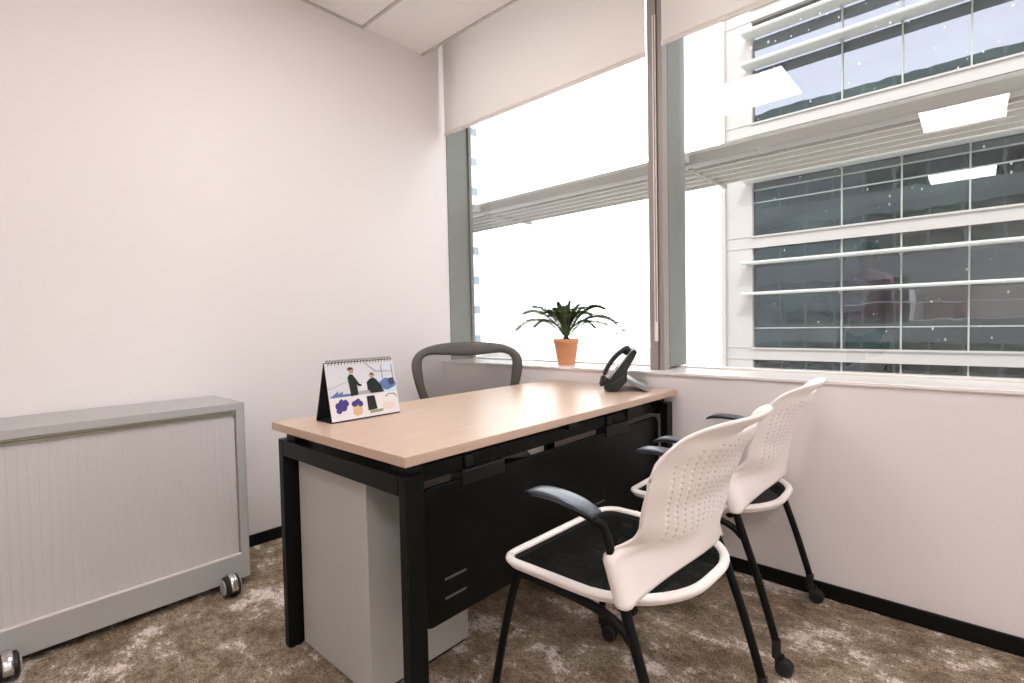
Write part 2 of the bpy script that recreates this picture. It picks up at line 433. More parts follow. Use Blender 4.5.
# roller blinds, half lowered
def blind(x0, x1, ybl, zb, label):
    t = thing('roller_blind', label, 'blind', ((x0+x1)/2, ybl, zb), 0, 'roller blinds')
    h = (x1-x0)/2
    bm = bmesh.new(); box(bm, (-h, -.0008, .012), (h, .0008, 2.93-zb)); build('fabric', bm, M['blind'], t)
    bm = bmesh.new(); prism(bm, rrect(-.006, 0, .006, .022, .005), 'x', -h, h); build('bottom_bar', bm, M['blind'], t, smooth=False)
    bm = bmesh.new(); lathe(bm, [(.022, -h), (.022, h)], (0, .03, 2.93-zb), 20, 'x'); build('roller_tube', bm, M['grid'], t, smooth=True)
    return t
blind(-2.556, -1.140, 2.215, 2.270, 'cream roller blind over the window nearer the room corner')
b2 = blind(-1.047, XR-.03, 2.190, 2.275, 'cream roller blind over the wide window facing the glazed building')
# bead chain loop hanging at the mullion
bm = bmesh.new()
pts = [(-.006, 0, 1.5), (-.006, 0, .03), (-.003, 0, .008), (0, 0, 0), (.003, 0, .008), (.006, 0, .03), (.006, 0, 1.5)]
tube(bm, pts, .0022, 8)
box(bm, (-.008, -.003, 0), (.008, .003, .09))
o = build('blind_chain', bm, M['plastic_white'], loc=(-1.108, 2.236, .955))
o['label'] = 'thin white chain loop hanging down in front of the window mullion'; o['category'] = 'blind chain'

# ceiling lights (left three seen mirrored in the right window)
def light_panel(x0, y0, x1, y1, label):
    t = thing('ceiling_light', label, 'ceiling light', ((x0+x1)/2, (y0+y1)/2, ZC-.012), 0, 'ceiling light panels')
    a, b = (x1-x0)/2, (y1-y0)/2
    bm = bmesh.new()
    for lo, hi in (((-a-.02,-b-.02,-.02),(a+.02,-b,0)), ((-a-.02,b,-.02),(a+.02,b+.02,0)), ((-a-.02,-b,-.02),(-a,b,0)), ((a,-b,-.02),(a+.02,b,0))): box(bm, lo, hi)
    build('light_frame', bm, M['grid'], t)
    bm = bmesh.new(); box(bm, (-a, -b, -.014), (a, b, -.004)); build('diffuser', bm, M['led'], t)
light_panel(-1.56, .57, -.96, 1.14, 'square ceiling light panel right above the desk')
light_panel(-.36, -1.17, .18, -.54, 'square ceiling light panel behind the visitor chairs, towards the back of the room')
light_panel(-.43, -3.62, .17, -3.02, 'square ceiling light panel beside the back wall, near its middle')
light_panel(.90, -1.17, 1.50, -.54, 'unseen ceiling light panel added as fill light halfway along the right wall')  # this right-hand row is unseen, added to brighten the room
light_panel(.90, .57, 1.50, 1.14, 'unseen ceiling light panel added as fill light near the window and the right wall')
light_panel(.90, -3.62, 1.50, -3.02, 'unseen ceiling light panel added as fill light in the corner of the back and right walls')

# ------------------------------------------------------------------ desk
DX0, DX1, DY0, DY1, DZ = -1.698, -.975, .700, 2.158, .745
desk = thing('desk', 'rectangular beech-topped office desk on black metal frame', 'desk', (DX0, DY0, 0))
W_, L_ = DX1-DX0, DY1-DY0
B('tabletop', (0, 0, .720), (W_, L_, DZ), M['wood'], desk, bev=.0015)
for (lx, ly) in ((.015, .012), (W_-.048, .012), (.015, L_-.067), (W_-.048, L_-.067)):
    bm = bmesh.new(); prism(bm, rrect(lx, ly, lx+.033, ly+.055, .004, 2), 'z', .006, .690)
    prism(bm, rrect(lx+.004, ly+.008, lx+.029, ly+.047, .004, 2), 'z', 0, .006)
    build('leg', bm, M['black_metal'], desk)
for ly in (.012, L_-.067):
    B('crossbar', (.048, ly, .640), (W_-.048, ly+.055, .690), M['black_metal'], desk, bev=.002)
for lx in (.10, W_-.11):
    B('rail', (lx, .067, .650), (lx+.045, L_-.067, .690), M['black_metal'], desk, bev=.002)
for lx in (.04, W_-.10):
    for ly in (.03, L_-.09, L_/2-.03):
        B('spacer', (lx, ly, .688), (lx+.06, ly+.05, .7205), M['black_plastic'], desk)
# modesty panel hung from the front rail
px = W_-.062
bm = bmesh.new(); prism(bm, rrect(.080, .268, 1.385, .632, .035), 'x', px-.008, px+.008)
panel = build('modesty_panel', bm, M['panel'], desk, bev=.002)
for ly in (.155, .862):
    for z in (.329, .380):
        B('slot', (px+.0075, ly, z-.003), (px+.010, ly+.075, z+.003), M['slot'], panel)
for ly in (.22, .95):
    bm = bmesh.new(); box(bm, (px-.035, ly, .612), (px+.014, ly+.17, .655)); box(bm, (px-.02, ly+.02, .655), (px+.006, ly+.05, .69))
    build('panel_bracket', bm, M['black_plastic'], desk, bev=.004)
B('socket_box', (px-.05, 1.13, .655), (px+.005, 1.24, .715), M['black_plastic'], desk, bev=.004)

# under-desk pedestal
ped = thing('pedestal_cabinet', 'light grey steel pedestal cabinet under the near end of the desk', 'cabinet', (-1.640, .757, 0))
B('body', (0, 0, .012), (.40, .37, .632), M['ped'], ped, bev=.003)
bm = bmesh.new(); box(bm, (.01, .01, 0), (.39, .36, .012)); build('plinth', bm, M['base'], ped)
for i, (z0, z1) in enumerate(((.03, .32), (.325, .47), (.475, .62))):
    d = B('drawer', (-.018, .008, z0), (-.0005, .362, z1), M['ped'], ped, bev=.002)
    B('handle', (-.024, .12, z1-.03), (-.018, .25, z1-.012), M['cab'], d, bev=.002)

# ------------------------------------------------------------------ tambour cabinet
cab = thing('tambour_cabinet', 'long low grey metal cabinet with ribbed sliding door on casters against left wall', 'cabinet', (-2.572, 0.0, 0))
D, Lc, z0, z1 = .352, .808, .030, .750
bm = bmesh.new()
fx0, fx1, dz0, dz1, dy0, dy1 = D-.02, D, .129, .700, .032, .776
box(bm, (0, 0, z1-.006), (D, Lc, z1)); box(bm, (0, 0, z0), (.004, Lc, z1-.006))
box(bm, (.004, 0, z0), (D, .004, z1-.006)); box(bm, (.004, Lc-.004, z0), (D, Lc, z1-.006))
box(bm, (fx0, .004, z0), (fx1, Lc-.004, dz0)); box(bm, (fx0, .004, dz1+.022), (fx1, Lc-.004, z1-.006))
box(bm, (fx0, .004, dz0), (fx1, dy0, dz1+.022)); box(bm, (fx0, dy1, dz0), (fx1, Lc-.004, dz1+.022))
box(bm, (.004, .004, z0+.03), (fx0, Lc-.004, z0+.036))
build('body', bm, M['cab'], cab, bev=.0012)
bm = bmesh.new(); box(bm, (D-.016, dy0, dz1+.002), (D-.006, dy1, dz1+.011)); box(bm, (D-.016, dy0, dz1+.0135), (D-.003, dy1, dz1+.022)); build('door_track', bm, M['track'], cab)
bm = bmesh.new(); box(bm, (D-.008, dy0, dz0), (D+.001, dy1, dz0+.006)); build('bottom_track', bm, M['plastic_white'], cab)
# ribbed roller door: continuous strip profile of shallow convex slats
bm = bmesh.new(); n = 30; pitch = (dy1-dy0-.004)/n; ring = []
for i in range(n):
    y = dy0+.002+i*pitch
    for f, dx in ((.0, -.0008), (.045, .0), (.25, .0003), (.5, .0005), (.75, .0003), (.955, .0)): ring.append((y+f*pitch, dx))
ring.append((dy1-.002, -.003))
lo = [bm.verts.new((D-.014+dx, y, dz0+.001)) for y, dx in ring]; hi = [bm.verts.new((D-.014+dx, y, dz1+.003)) for y, dx in ring]
for i in range(len(ring)-1): bm.faces.new((lo[i], lo[i+1], hi[i+1], hi[i]))
build('tambour_door', bm, fmat('tambour_slats', (.585, .565, .565), .5), cab, solid=.003, solid_off=-1)
for ly in (.085, .715):
    for lx in (.06, .405):
        bm = bmesh.new()
        s = .040
        lathe(bm, [(s*.75, -.027), (s, -.022), (s, -.004), (s*.9, -.001)], (lx, ly, s), 28, 'y')
        lathe(bm, [(s*.9, .001), (s, .004), (s, .022), (s*.75, .027)], (lx, ly, s), 28, 'y')
        c = build('caster', bm, M['rubber'], cab, smooth=False)
        bm = bmesh.new(); lathe(bm, [(.026, -.031), (.029, -.027), (.029, -.0225)], (lx, ly, s), 24, 'y'); build('hub', bm, M['hub'], c)
        bm = bmesh.new(); lathe(bm, [(.029, .0225), (.029, .027), (.026, .031)], (lx, ly, s), 24, 'y'); build('hub', bm, M['hub'], c)
        bm = bmesh.new()
        tube(bm, [(lx+.030*0+.046*cos(a), ly, s+.046*sin(a)) for a in [radians(q) for q in range(-10, 131, 14)]], .013, 10, flat=(.22, 1))
        lathe(bm, [(.010, 0), (.010, .028)], (lx-.028, ly, s+.008), 12, 'z')
        build('fork', bm, M['chrome'], c, smooth=True)

# ------------------------------------------------------------------ visitor chairs (face -x)
def lerp(tab, z):
    if z <= tab[0][0]: return tab[0][1]
    for (a, va), (b, vb) in zip(tab, tab[1:]):
        if z <= b:
            t = (z-a)/(b-a); t = t*t*(3-2*t)*.5+t*.5
            return va+(vb-va)*t
    return tab[-1][1]
XC = [(.45, .200), (.57, .212), (.65, .222), (.72, .250), (.80, .292), (.85, .322)]
XE = [(.45, .120), (.53, .095), (.565, .120), (.62, .155), (.75, .188), (.81, .218), (.86, .245)]
WD = [(.45, .232), (.54, .240), (.60, .222), (.68, .232), (.76, .240), (.82, .232), (.86, .215)]

def back_pt(s, t):
    s = .55*s+.45*sin(s*pi/2)
    a = abs(s); sg = 1 if s >= 0 else -1
    zb = .452 + .070*(1-min(1, a/.85)**2.2)
    zt = .745 + .103*max(0, 1-a**5)**.42
    z = zb+(zt-zb)*t
    w = lerp(WD, z)
    k = .66+.34*min(1, max(0, (t-.05)/.75))
    g = a*k+(1-k)*a*a**4
    q = min(1, g)
    p = Vector((lerp(XC, z)+(lerp(XE, z)-lerp(XC, z))*q**2.3, g*w, z))
    # low down the outer strips wrap round the uprights as sleeves
    low = 1-min(1, max(0, (z-.540)/.05)); low = low*low*(3-2*low)
    if low > 0:
        xt = .127-.33*(z-.45); yt = .236; r = .0185
        if a <= .82:
            u = a/.82; gg = u*(.75+.25*u*u)
            lp = Vector((lerp(XC, z)+(xt+r-lerp(XC, z))*u**2.3, gg*yt, z))
        else:
            ph = radians(165)*(a-.82)/.18
            lp = Vector((xt+r*cos(ph), yt+r*sin(ph), z))
        p = p.lerp(lp, low)
    if t > .9: p.x += .006*((t-.9)/.1)**2
    p.y *= sg
    return p

def make_back():
    NS, NT = 42, 52
    bm = bmesh.new()
    I0, I1, J0, J1 = 17, 25, 46, 49                                  # hand slot, with rounded ends
    def par(i, j):
        s, t = -1+2*i/NS, j/NT
        if I0 <= i <= I1 and J0 <= j <= J1 and (i in (I0, I1) or j in (J0, J1)):
            dx = (i-(I0+I1)/2)/((I1-I0)/2); dy = (j-(J0+J1)/2)/((J1-J0)/2)
            if abs(dx) > .7:
                k = (abs(dx)**3.2+abs(dy)**3.2)**(-1/3.2)
                s = (dx*k)*((I1-I0)/NS); t = ((J0+J1)/2+dy*k*(J1-J0)/2)/NT
        return s, t
    V = [[bm.verts.new(back_pt(*par(i, j))) for i in range(NS+1)] for j in range(NT+1)]
    for j in range(NT):
        for i in range(NS):
            s = -1+2*(i+.5)/NS; t = (j+.5)/NT
            if I0 <= i < I1 and J0 <= j < J1: continue
            q = (V[j][i], V[j][i+1], V[j+1][i+1], V[j+1][i])
            lim_lo = .24+.06*max(0, abs(s)-.25)
            hole = (i % 2 == 1) and abs(s) < .80 and lim_lo < t < .855-.14*max(0, abs(s)-.45) and (j % 2 == (0 if (i//2) % 2 else 1))
            if not hole: bm.faces.new(q); continue
            c = sum((v.co for v in q), Vector())/4
            ex = (q[1].co+q[2].co-q[0].co-q[3].co)/2; ey = (q[2].co+q[3].co-q[0].co-q[1].co)/2
            r = min(.0062, .52*min(ex.length, ey.length)); ex.normalize(); ey.normalize()
            ring = []
            for m in range(8):
                a = radians(-135-22.5+45*m)
                ring.append(bm.verts.new(c+ex*(r*cos(a))+ey*(r*sin(a))))
            for e in range(4):
                bm.faces.new((q[e], q[(e+1) % 4], ring[(2*e+2) % 8], ring[2*e+1]))
                bm.faces.new((q[e], ring[2*e+1], ring[2*e]))
    return bm

def make_visitor_chair(label, loc, rotz):
    t = thing('visitor_chair', label, 'chair', loc, rotz, 'visitor chairs')
    back = build('backrest', make_back(), M['plastic_white'], t, smooth=True, solid=.006, solid_off=0)
    # seat rim
    def seat_loop(inset, k=10):
        x0, x1, y = -.238+inset, .215-inset, .240-inset
        pts = []
        for (cx, cy, a0, rx, ry) in ((x0+.055, -y+.055, pi, .055, .055), (x1-.21, -y+.205, 1.5*pi, .21, .205), (x1-.21, y-.205, 0, .21, .205), (x0+.055, y-.055, .5*pi, .055, .055)):
            for i in range(k+1):
                a = a0+.5*pi*i/k; pts.append((cx+rx*cos(a), cy+ry*sin(a)))
        return pts
    def zof(x, y): return .446+.012*((x+.0)/.24)**2*(1 if x > 0 else -.6)+.006*(y/.24)**2
    bm = bmesh.new()
    tube(bm, [(x, y, zof(x, y)) for x, y in seat_loop(0)], 1, 12, closed=True, flat=(.0095, .012))
    tube(bm, [(x, y, zof(x, y)-.011) for x, y in seat_loop(.004)], 1, 10, closed=True, flat=(.006, .009))
    build('seat_rim', bm, M['plastic_white'], t, smooth=True)
    bm = bmesh.new(); outer = seat_loop(.006); prev = None; nr = 7; c = (-.01, 0)
    for k in range(nr+1):
        f = 1-k/nr
        if k == nr: ctr = bm.verts.new((c[0], c[1], zof(0, 0)-.022)); ring = None
        else: ring = [bm.verts.new((c[0]+(x-c[0])*f, c[1]+(y-c[1])*f, zof(x*f, y*f)-.022*(1-f*f))) for x, y in outer]
        if prev:
            for i in range(len(outer)):
                j = (i+1) % len(outer)
                if ring: bm.faces.new((prev[i], prev[j], ring[j], ring[i]))
                else: bm.faces.new((prev[i], prev[j], ctr))
        prev = ring
    build('seat', bm, M['seat_mesh'], t, smooth=True)
    # cross straps under the mesh
    bm = bmesh.new()
    tube(bm, catmull([(-.03, -.225, .430), (-.035, -.1, .412), (-.035, .1, .412), (-.03, .225, .430)], 4), 1, 10, flat=(.007, .017))
    tube(bm, catmull([(.10, -.215, .428), (.10, -.1, .412), (.10, .1, .412), (.10, .215, .428)], 4), 1, 10, flat=(.007, .012))
    build('seat_support', bm, M['black_metal'], t, smooth=True)
    for sg in (-1, 1):
        y = .243*sg
        bm = bmesh.new()
        tube(bm, catmull([(.243, y*1.03, .085), (.236, y*1.03, .115), (.19, y*1.02, .27), (.135, y, .43), (.118, y*.985, .49), (.098, y*.97, .545)], 5), .0115, 12)
        leg = build('rear_leg', bm, M['black_metal'], t, smooth=True)
        bm = bmesh.new()
        tube(bm, catmull([(-.262, y*1.03, .085), (-.255, y*1.02, .13), (-.225, y, .27), (-.185, y*.985, .405), (-.16, y*.97, .424), (-.10, y*.965, .424), (.04, y*.965, .420), (.11, y*.98, .405), (.152, y, .375)], 5), .0105, 12)
        fl = build('front_leg', bm, M['black_metal'], t, smooth=True)
        for par, x, dx in ((leg, .243, .022), (fl, -.262, .030)):
            bm = bmesh.new(); yy = y*1.03
            lathe(bm, [(.017, -.016), (.024, -.013), (.024, -.003), (.018, -.001), (.018, .001), (.024, .003), (.024, .013), (.017, .016)], (x+dx, yy, .024), 22, 'y')
            lathe(bm, [(.013, 0), (.013, .055)], (x, yy, .045), 14, 'z')
            box(bm, (x-.004, yy-.0025, .026), (x+dx, yy+.0025, .062))
            build('caster', bm, M['rubber'], par)
        ya = .255*sg
        bm = bmesh.new()
        tube(bm, catmull([(.099, y*.97, .53), (.090, y*.985, .572), (.080, y*1.01, .610), (.068, ya, .622), (.045, ya, .632), (.0, ya, .638)], 5), .0105, 12)
        arm = build('armrest', bm, M['black_metal'], t, smooth=True)
        bm = bmesh.new()
        P = catmull([(.070, ya, .637), (.03, ya, .648), (-.02, ya, .656), (-.07, ya, .657), (-.108, ya, .652), (-.134, ya, .641)], 4)
        m_ = len(P); prev = None
        for i, p in enumerate(P):
            wd = .029*(.62+.38*min(1, i/5)) * (1 if i < m_-8 else max(.35, 1-((i-m_+9)/8)**2.2*.65)); th_ = .008*(1 if i < m_-6 else max(.4, 1-(i-m_+6)*.1))
            sec = [(-wd, -.1*th_), (-wd*.95, .75*th_), (-wd*.7, .97*th_), (0, 1.0*th_), (wd*.7, .97*th_), (wd*.95, .75*th_), (wd, -.2*th_), (wd*.7, -th_), (-wd*.7, -th_)]
            ring = [bm.verts.new((p.x, p.y+u, p.z+v)) for u, v in sec]
            if prev:
                for e in range(9): bm.faces.new((prev[e], prev[(e+1) % 9], ring[(e+1) % 9], ring[e]))
            else: bm.faces.new(ring)
            prev = ring
        bm.faces.new(prev)
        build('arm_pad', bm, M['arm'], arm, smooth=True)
    return t
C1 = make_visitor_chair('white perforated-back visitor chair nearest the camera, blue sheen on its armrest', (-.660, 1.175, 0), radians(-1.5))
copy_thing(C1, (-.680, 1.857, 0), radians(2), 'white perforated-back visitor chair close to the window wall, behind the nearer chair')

# ------------------------------------------------------------------ office chair (faces +x locally)
oc = thing('office_chair', 'dark mesh-backed swivel office chair behind the desk', 'chair', (-1.80, 1.69, 0), radians(-38))
# back surface: y lateral, z up, curved
def ob(y, z): return Vector((-.235-.10*(z-.75)+.10*(y/.3)**2-.02*((z-.75)/.2)**2, y, z))
outer = [(0,.962),(.08,.961),(.155,.953),(.225,.936),(.272,.905),(.290,.86),(.285,.81),(.268,.74),(.25,.68),(.228,.62),(.19,.575),(.12,.555),(0,.55)]
inner = [(0,.880),(.07,.883),(.14,.894),(.195,.898),(.226,.884),(.236,.855),(.228,.81),(.222,.74),(.205,.69),(.18,.645),(.15,.612),(.09,.598),(0,.595)]
outer = outer+[(-y, z) for y, z in reversed(outer[1:-1])]; inner = inner+[(-y, z) for y, z in reversed(inner[1:-1])]
bm = bmesh.new(); A = [bm.verts.new(ob(*p)) for p in outer]; C = [bm.verts.new(ob(*p)) for p in inner]; n = len(A)
for i in range(n): bm.faces.new((A[i], A[(i+1) % n], C[(i+1) % n], C[i]))
build('back_frame', bm, M['office_frame'], oc, smooth=True, solid=.024, subsurf=2)
bm = bmesh.new(); prev = None
for k in range(7):
    f = 1.02-k/6*1.0
    if k == 6: ctr = bm.verts.new(ob(0, .76)+Vector((.02, 0, 0)))
    ring = None if k == 6 else [bm.verts.new(ob(y*f, .76+(z-.76)*f)+Vector((.02*(1-f), 0, 0))) for y, z in inner]
    if prev:
        for i in range(n):
            if ring: bm.faces.new((prev[i], prev[(i+1) % n], ring[(i+1) % n], ring[i]))
            else: bm.faces.new((prev[i], prev[(i+1) % n], ctr))
    prev = ring
build('back_mesh', bm, M['back_mesh'], oc, smooth=True)
bm = bmesh.new()
for sg in (-1, 1): tube(bm, catmull([(-.20, .06*sg, .38), (-.27, .12*sg, .44), (-.26, .19*sg, .56), (-.255, .22*sg, .66)], 5), .016, 12)
build('back_support', bm, M['office_frame'], oc, smooth=True)
bm = bmesh.new(); prism(bm, rrect(-.23, -.25, .25, .25, (.09, .06, .06, .09), 6), 'z', .425, .455)
build('seat', bm, M['black_plastic'], oc, bev=.012)
bm = bmesh.new(); lathe(bm, [(.05, .33), (.09, .36), (.12, .41), (.12, .426)], (0,0,0), 24); box(bm, (-.2, -.07, .36), (.08, .07, .42)); build('mechanism', bm, M['black_plastic'], oc, bev=.006)
bm = bmesh.new(); lathe(bm, [(.03, .09), (.03, .24), (.018, .241), (.018, .35)], (0,0,0), 20); build('gas_lift', bm, M['black_metal'], oc)
bm = bmesh.new()
for k in range(5):
    a = 2*pi*k/5+.3
    tube(bm, [(0, 0, .115), (.12*cos(a), .12*sin(a), .105), (.30*cos(a), .30*sin(a), .075)], [1.2, 1, .7], 10, flat=(.016, .026))
base = build('star_base', bm, M['office_frame'], oc, smooth=True)
for k in range(5):
    a = 2*pi*k/5+.3; cx, cy = .30*cos(a), .30*sin(a)
    bm = bmesh.new(); lathe(bm, [(.022, -.022), (.028, -.018), (.028, -.004), (.02, -.002), (.02, .002), (.028, .004), (.028, .018), (.022, .022)], (cx, cy, .028), 20, 'y')
    lathe(bm, [(.008, 0), (.008, .04)], (cx, cy, .04), 10); build('caster', bm, M['rubber'], base)
for sg in (-1, 1):
    bm = bmesh.new(); tube(bm, catmull([(-.10, .20*sg, .40), (-.11, .29*sg, .44), (-.12, .31*sg, .54), (-.08, .315*sg, .615)], 5), .017, 12)
    ar = build('armrest', bm, M['office_frame'], oc, smooth=True)
    bm = bmesh.new(); prism(bm, rrect(-.16, (.315*sg)-.045, .09, (.315*sg)+.045, .038, 5), 'z', .612, .640)
    build('arm_pad', bm, M['black_plastic'], ar, bev=.008)

# ------------------------------------------------------------------ desk calendar (page faces +x)
cal = thing('desk_calendar', 'spiral desk calendar standing on the near end of the desk', 'calendar', (-1.497, .802, DZ))
CL, CH, CD = .258, .190, .100
th = math.atan2(.042, CH)
def page_pt(y, h, off=0):       # y along the page, h distance up the sloping page from the bottom
    return Vector((-h*sin(th)+off*cos(th), y, .003+h*cos(th)+off*sin(th)))
slope = CH/cos(th)
def slab(bm, y0, y1, h0, h1, o0, o1, mi=0):
    v = [bm.verts.new(page_pt(*p)) for p in ((y0,h0,o0),(y1,h0,o0),(y1,h1,o0),(y0,h1,o0),(y0,h0,o1),(y1,h0,o1),(y1,h1,o1),(y0,h1,o1))]
    for f in ((0,3,2,1),(4,5,6,7),(0,1,5,4),(1,2,6,5),(2,3,7,6),(3,0,4,7)): bm.faces.new([v[i] for i in f]).material_index = mi
bm = bmesh.new(); slab(bm, 0, CL, 0, slope*.985, -.002, 0)
# rear leaf and base of the easel
for (a, b) in (((-.042, CH), (-CD, .002)), ((-CD, .002), (0, .002))):
    d = Vector((b[0]-a[0], 0, b[1]-a[1])).normalized(); nrm = Vector((-d.z, 0, d.x))*.001
    v = [bm.verts.new(Vector((p[0], y, p[1]))+nrm*s) for s in (-1, 1) for p, y in ((a, 0), (b, 0), (b, CL), (a, CL))]
    for f in ((0,1,2,3),(7,6,5,4),(0,4,5,1),(1,5,6,2),(2,6,7,3),(3,7,4,0)): bm.faces.new([v[i] for i in f])
easel = build('easel', bm, M['card'], cal)
page_bm = bmesh.new(); slab(page_bm, .001, CL-.001, .002, slope*.97, .0003, .0022); inks = []
def printed(pts, col, lay):
    """a flat printed shape on the page"""
    if col not in inks: inks.append(col)
    bm = page_bm; o = .0022+.0003*lay; mi = 1+inks.index(col)
    A_ = [bm.verts.new(page_pt(.003+u*(CL-.006), .004+v*(slope*.95-.004), o)) for u, v in pts]
    C_ = [bm.verts.new(page_pt(.003+u*(CL-.006), .004+v*(slope*.95-.004), o-.00025)) for u, v in pts]
    bm.faces.new(A_).material_index = mi; bm.faces.new(list(reversed(C_))).material_index = mi
    for i in range(len(pts)): bm.faces.new((A_[i], A_[(i+1) % len(pts)], C_[(i+1) % len(pts)], C_[i])).material_index = mi
def ell(cx, cy, rx, ry, n=12, wob=0):
    return [(cx+rx*cos(2*pi*i/n)*(1+wob*random.uniform(-1, 1)), cy+ry*sin(2*pi*i/n)*(1+wob*random.uniform(-1, 1))) for i in range(n)]
R_ = lambda a, b, c, d: [(a, b), (c, b), (c, d), (a, d)]
ink = {'haze': (.58, .58, .63), 'sky': (.52, .62, .76), 'navy': (.035, .045, .09), 'blue': (.10, .16, .34), 'dark': (.008, .012, .011),
       'skin': (.45, .26, .19), 'hair': (.07, .035, .025), 'grey': (.35, .36, .38), 'lilac': (.66, .64, .70), 'violet': (.07, .05, .24), 'yellow': (.62, .44, .25), 'pink': (.72, .58, .56), 'olive': (.30, .30, .22)}
printed(R_(0, .40, 1, .985), 'haze', 1)
printed(R_(.72, .41, 1, .70), 'sky', 2); printed([(.55,.98),(.70,.80),(1,.78),(1,.80),(.72,.83),(.58,.98)], 'grey', 3)
printed([(0,.57),(.35,.70),(.35,.69),(0,.555)], 'grey', 2)
for x in (.80, .965): printed(R_(x, .55, x+.012, .93), 'blue', 3)
printed(ell(.90, .90, .07, .05, 10, .3), 'sky', 3)
printed(ell(.86, .55, .12, .11, 12, .25), 'blue', 4); printed(ell(.93, .60, .06, .08, 10, .3), 'navy', 5)
printed([(0,.41),(.05,.45),(.13,.52),(.12,.47),(.20,.50),(.18,.45),(.34,.45),(.34,.405),(0,.405)], 'blue', 3)
printed([(.30,.40),(.29,.62),(.28,.74),(.315,.80),(.36,.79),(.41,.68),(.44,.61),(.47,.60),(.47,.56),(.42,.57),(.40,.60),(.41,.41)], 'dark', 5)   # standing figure
printed(ell(.345, .855, .032, .045, 12), 'skin', 6); printed([(.29,.90),(.32,.93),(.37,.92),(.385,.87),(.36,.885),(.32,.875),(.295,.87)], 'hair', 7)
printed([(.55,.41),(.55,.62),(.60,.68),(.66,.70),(.70,.66),(.76,.55),(.80,.41)], 'dark', 5)                                                                # seated figure
printed(ell(.635, .735, .03, .045, 12), 'skin', 6); printed([(.60,.76),(.63,.80),(.67,.78),(.68,.72),(.655,.76)], 'hair', 7)
printed(R_(.42, .49, .58, .61), 'lilac', 4); printed([(.40,.41),(.42,.47),(.56,.48),(.60,.41)], 'grey', 6)
for cx, cy in ((.10, .24), (.15, .30), (.18, .21), (.21, .28), (.11, .18)): printed(ell(cx, cy, .045, .065, 9, .2), 'violet', 3)
for cx, cy in ((.33, .25), (.38, .29), (.42, .24)): printed(ell(cx, cy, .04, .055, 9, .2), 'violet', 3)
printed(ell(.37, .14, .075, .11, 12, .1), 'yellow', 2)
printed([(.52,.10),(.52,.365),(.64,.365),(.66,.11)], 'dark', 3); printed([(.54,.04),(.55,.10),(.75,.10),(.74,.05)], 'olive', 2)
printed([(.80,.33),(.86,.37),(.96,.365),(1,.28),(.99,.27),(.94,.34),(.86,.345),(.82,.30)], 'olive', 3)
printed(ell(.84, .14, .10, .08, 14, .05), 'pink', 1)
build('page', page_bm, [M['paper']]+[fmat('ink_'+c, ink[c], .85) for c in inks], cal)
bm = bmesh.new(); nL = 21
for i in range(nL):
    y = .012+i*(CL-.024)/(nL-1)
    c = page_pt(y, slope*.985, 0)
    tube(bm, [(c.x+.0085*cos(a), y, c.z-.001+.0085*sin(a)) for a in [2*pi*k/10 for k in range(10)]], .0013, 6, closed=True)
build('spiral_binding', bm, fmat('wire_grey', (.12,.12,.13), .4), cal, smooth=True)

# ------------------------------------------------------------------ desk telephone
# local frame: face towards -x, width along y (seen from the side), origin at the front lip
ph = thing('desk_telephone', 'black desk telephone tilted on its grey stand near the desk end by the window', 'telephone', (-1.190, 1.905, DZ), radians(30))
TA = radians(53)                     # tilt of the body
def P3(u, w, y): return Vector((.005+u*cos(TA)-w*sin(TA), y, .010+u*sin(TA)+w*cos(TA)))   # u up the body, w off the face (to -x)
def ph_prism(name, uw, y0, y1, mat, parent, bev=.002):
    bm = bmesh.new(); A_ = [bm.verts.new(P3(u, w, y0)) for u, w in uw]; C_ = [bm.verts.new(P3(u, w, y1)) for u, w in uw]; n = len(uw)
    bm.faces.new(A_); bm.faces.new(list(reversed(C_)))
    for i in range(n): bm.faces.new((A_[i], A_[(i+1) % n], C_[(i+1) % n], C_[i]))
    return build(name, bm, mat, parent, bev=bev)
body = ph_prism('body', [(0, -.004), (.0, .010), (.02, .014), (.20, .012), (.215, .006), (.212, -.010), (.19, -.016), (.12, -.026), (.085, -.052), (.03, -.045), (.012, -.03)], 0, .20, M['phone'], ph, .003)
ph_prism('screen', [(.135, .0135), (.135, .0150), (.195, .0145), (.195, .0125)], .075, .185, M['screen'], body, 0)
for r in range(4):
    for c in range(3):
        ph_prism('key', [(.03+r*.020, .013), (.03+r*.020, .017), (.044+r*.020, .017), (.044+r*.020, .013)], .085+c*.026, .105+c*.026, M['key'], body, .001)
# handset lying in the cradle on the near side
hs = catmull([P3(.000, .022, .03), P3(.020, .032, .03), P3(.050, .044, .03), P3(.100, .052, .03), P3(.150, .050, .03), P3(.185, .040, .03), P3(.212, .030, .03)], 4)
bm = bmesh.new(); m_ = len(hs); tube(bm, hs, [.75, .95]+[1.05+.3*abs(2*i/(m_-1)-1)**3 for i in range(2, m_-2)]+[.95, .75], 14, flat=(.0100, .022))
for (u, w) in ((.024, .020), (.190, .026)):
    a = P3(u, w+.012, .03); b = P3(u, w-.012, .03)
    tube(bm, [a, a.lerp(b, .4), b], [.020, .021, .017], 16)
build('handset', bm, M['phone'], ph, smooth=True)
bm = bmesh.new()
A0 = P3(.088, -.04, 0); A1 = Vector((.178, 0, .012))
for y0, y1 in ((.012, .188),):
    v = [A0+Vector((-.002, y0, .010)), A0+Vector((-.006, y0, -.004)), A1+Vector((0, y0, -.010)), A1+Vector((.012, y0, -.010)), A1+Vector((.010, y0, .006))]
    lo = [bm.verts.new(p) for p in v]; hi = [bm.verts.new(p+Vector((0, y1-y0, 0))) for p in v]; n = len(v)
    bm.faces.new(lo); bm.faces.new(list(reversed(hi)))
    for i in range(n): bm.faces.new((lo[i], lo[(i+1) % n], hi[(i+1) % n], hi[i]))
build('stand', bm, M['phone_grey'], ph, bev=.002)
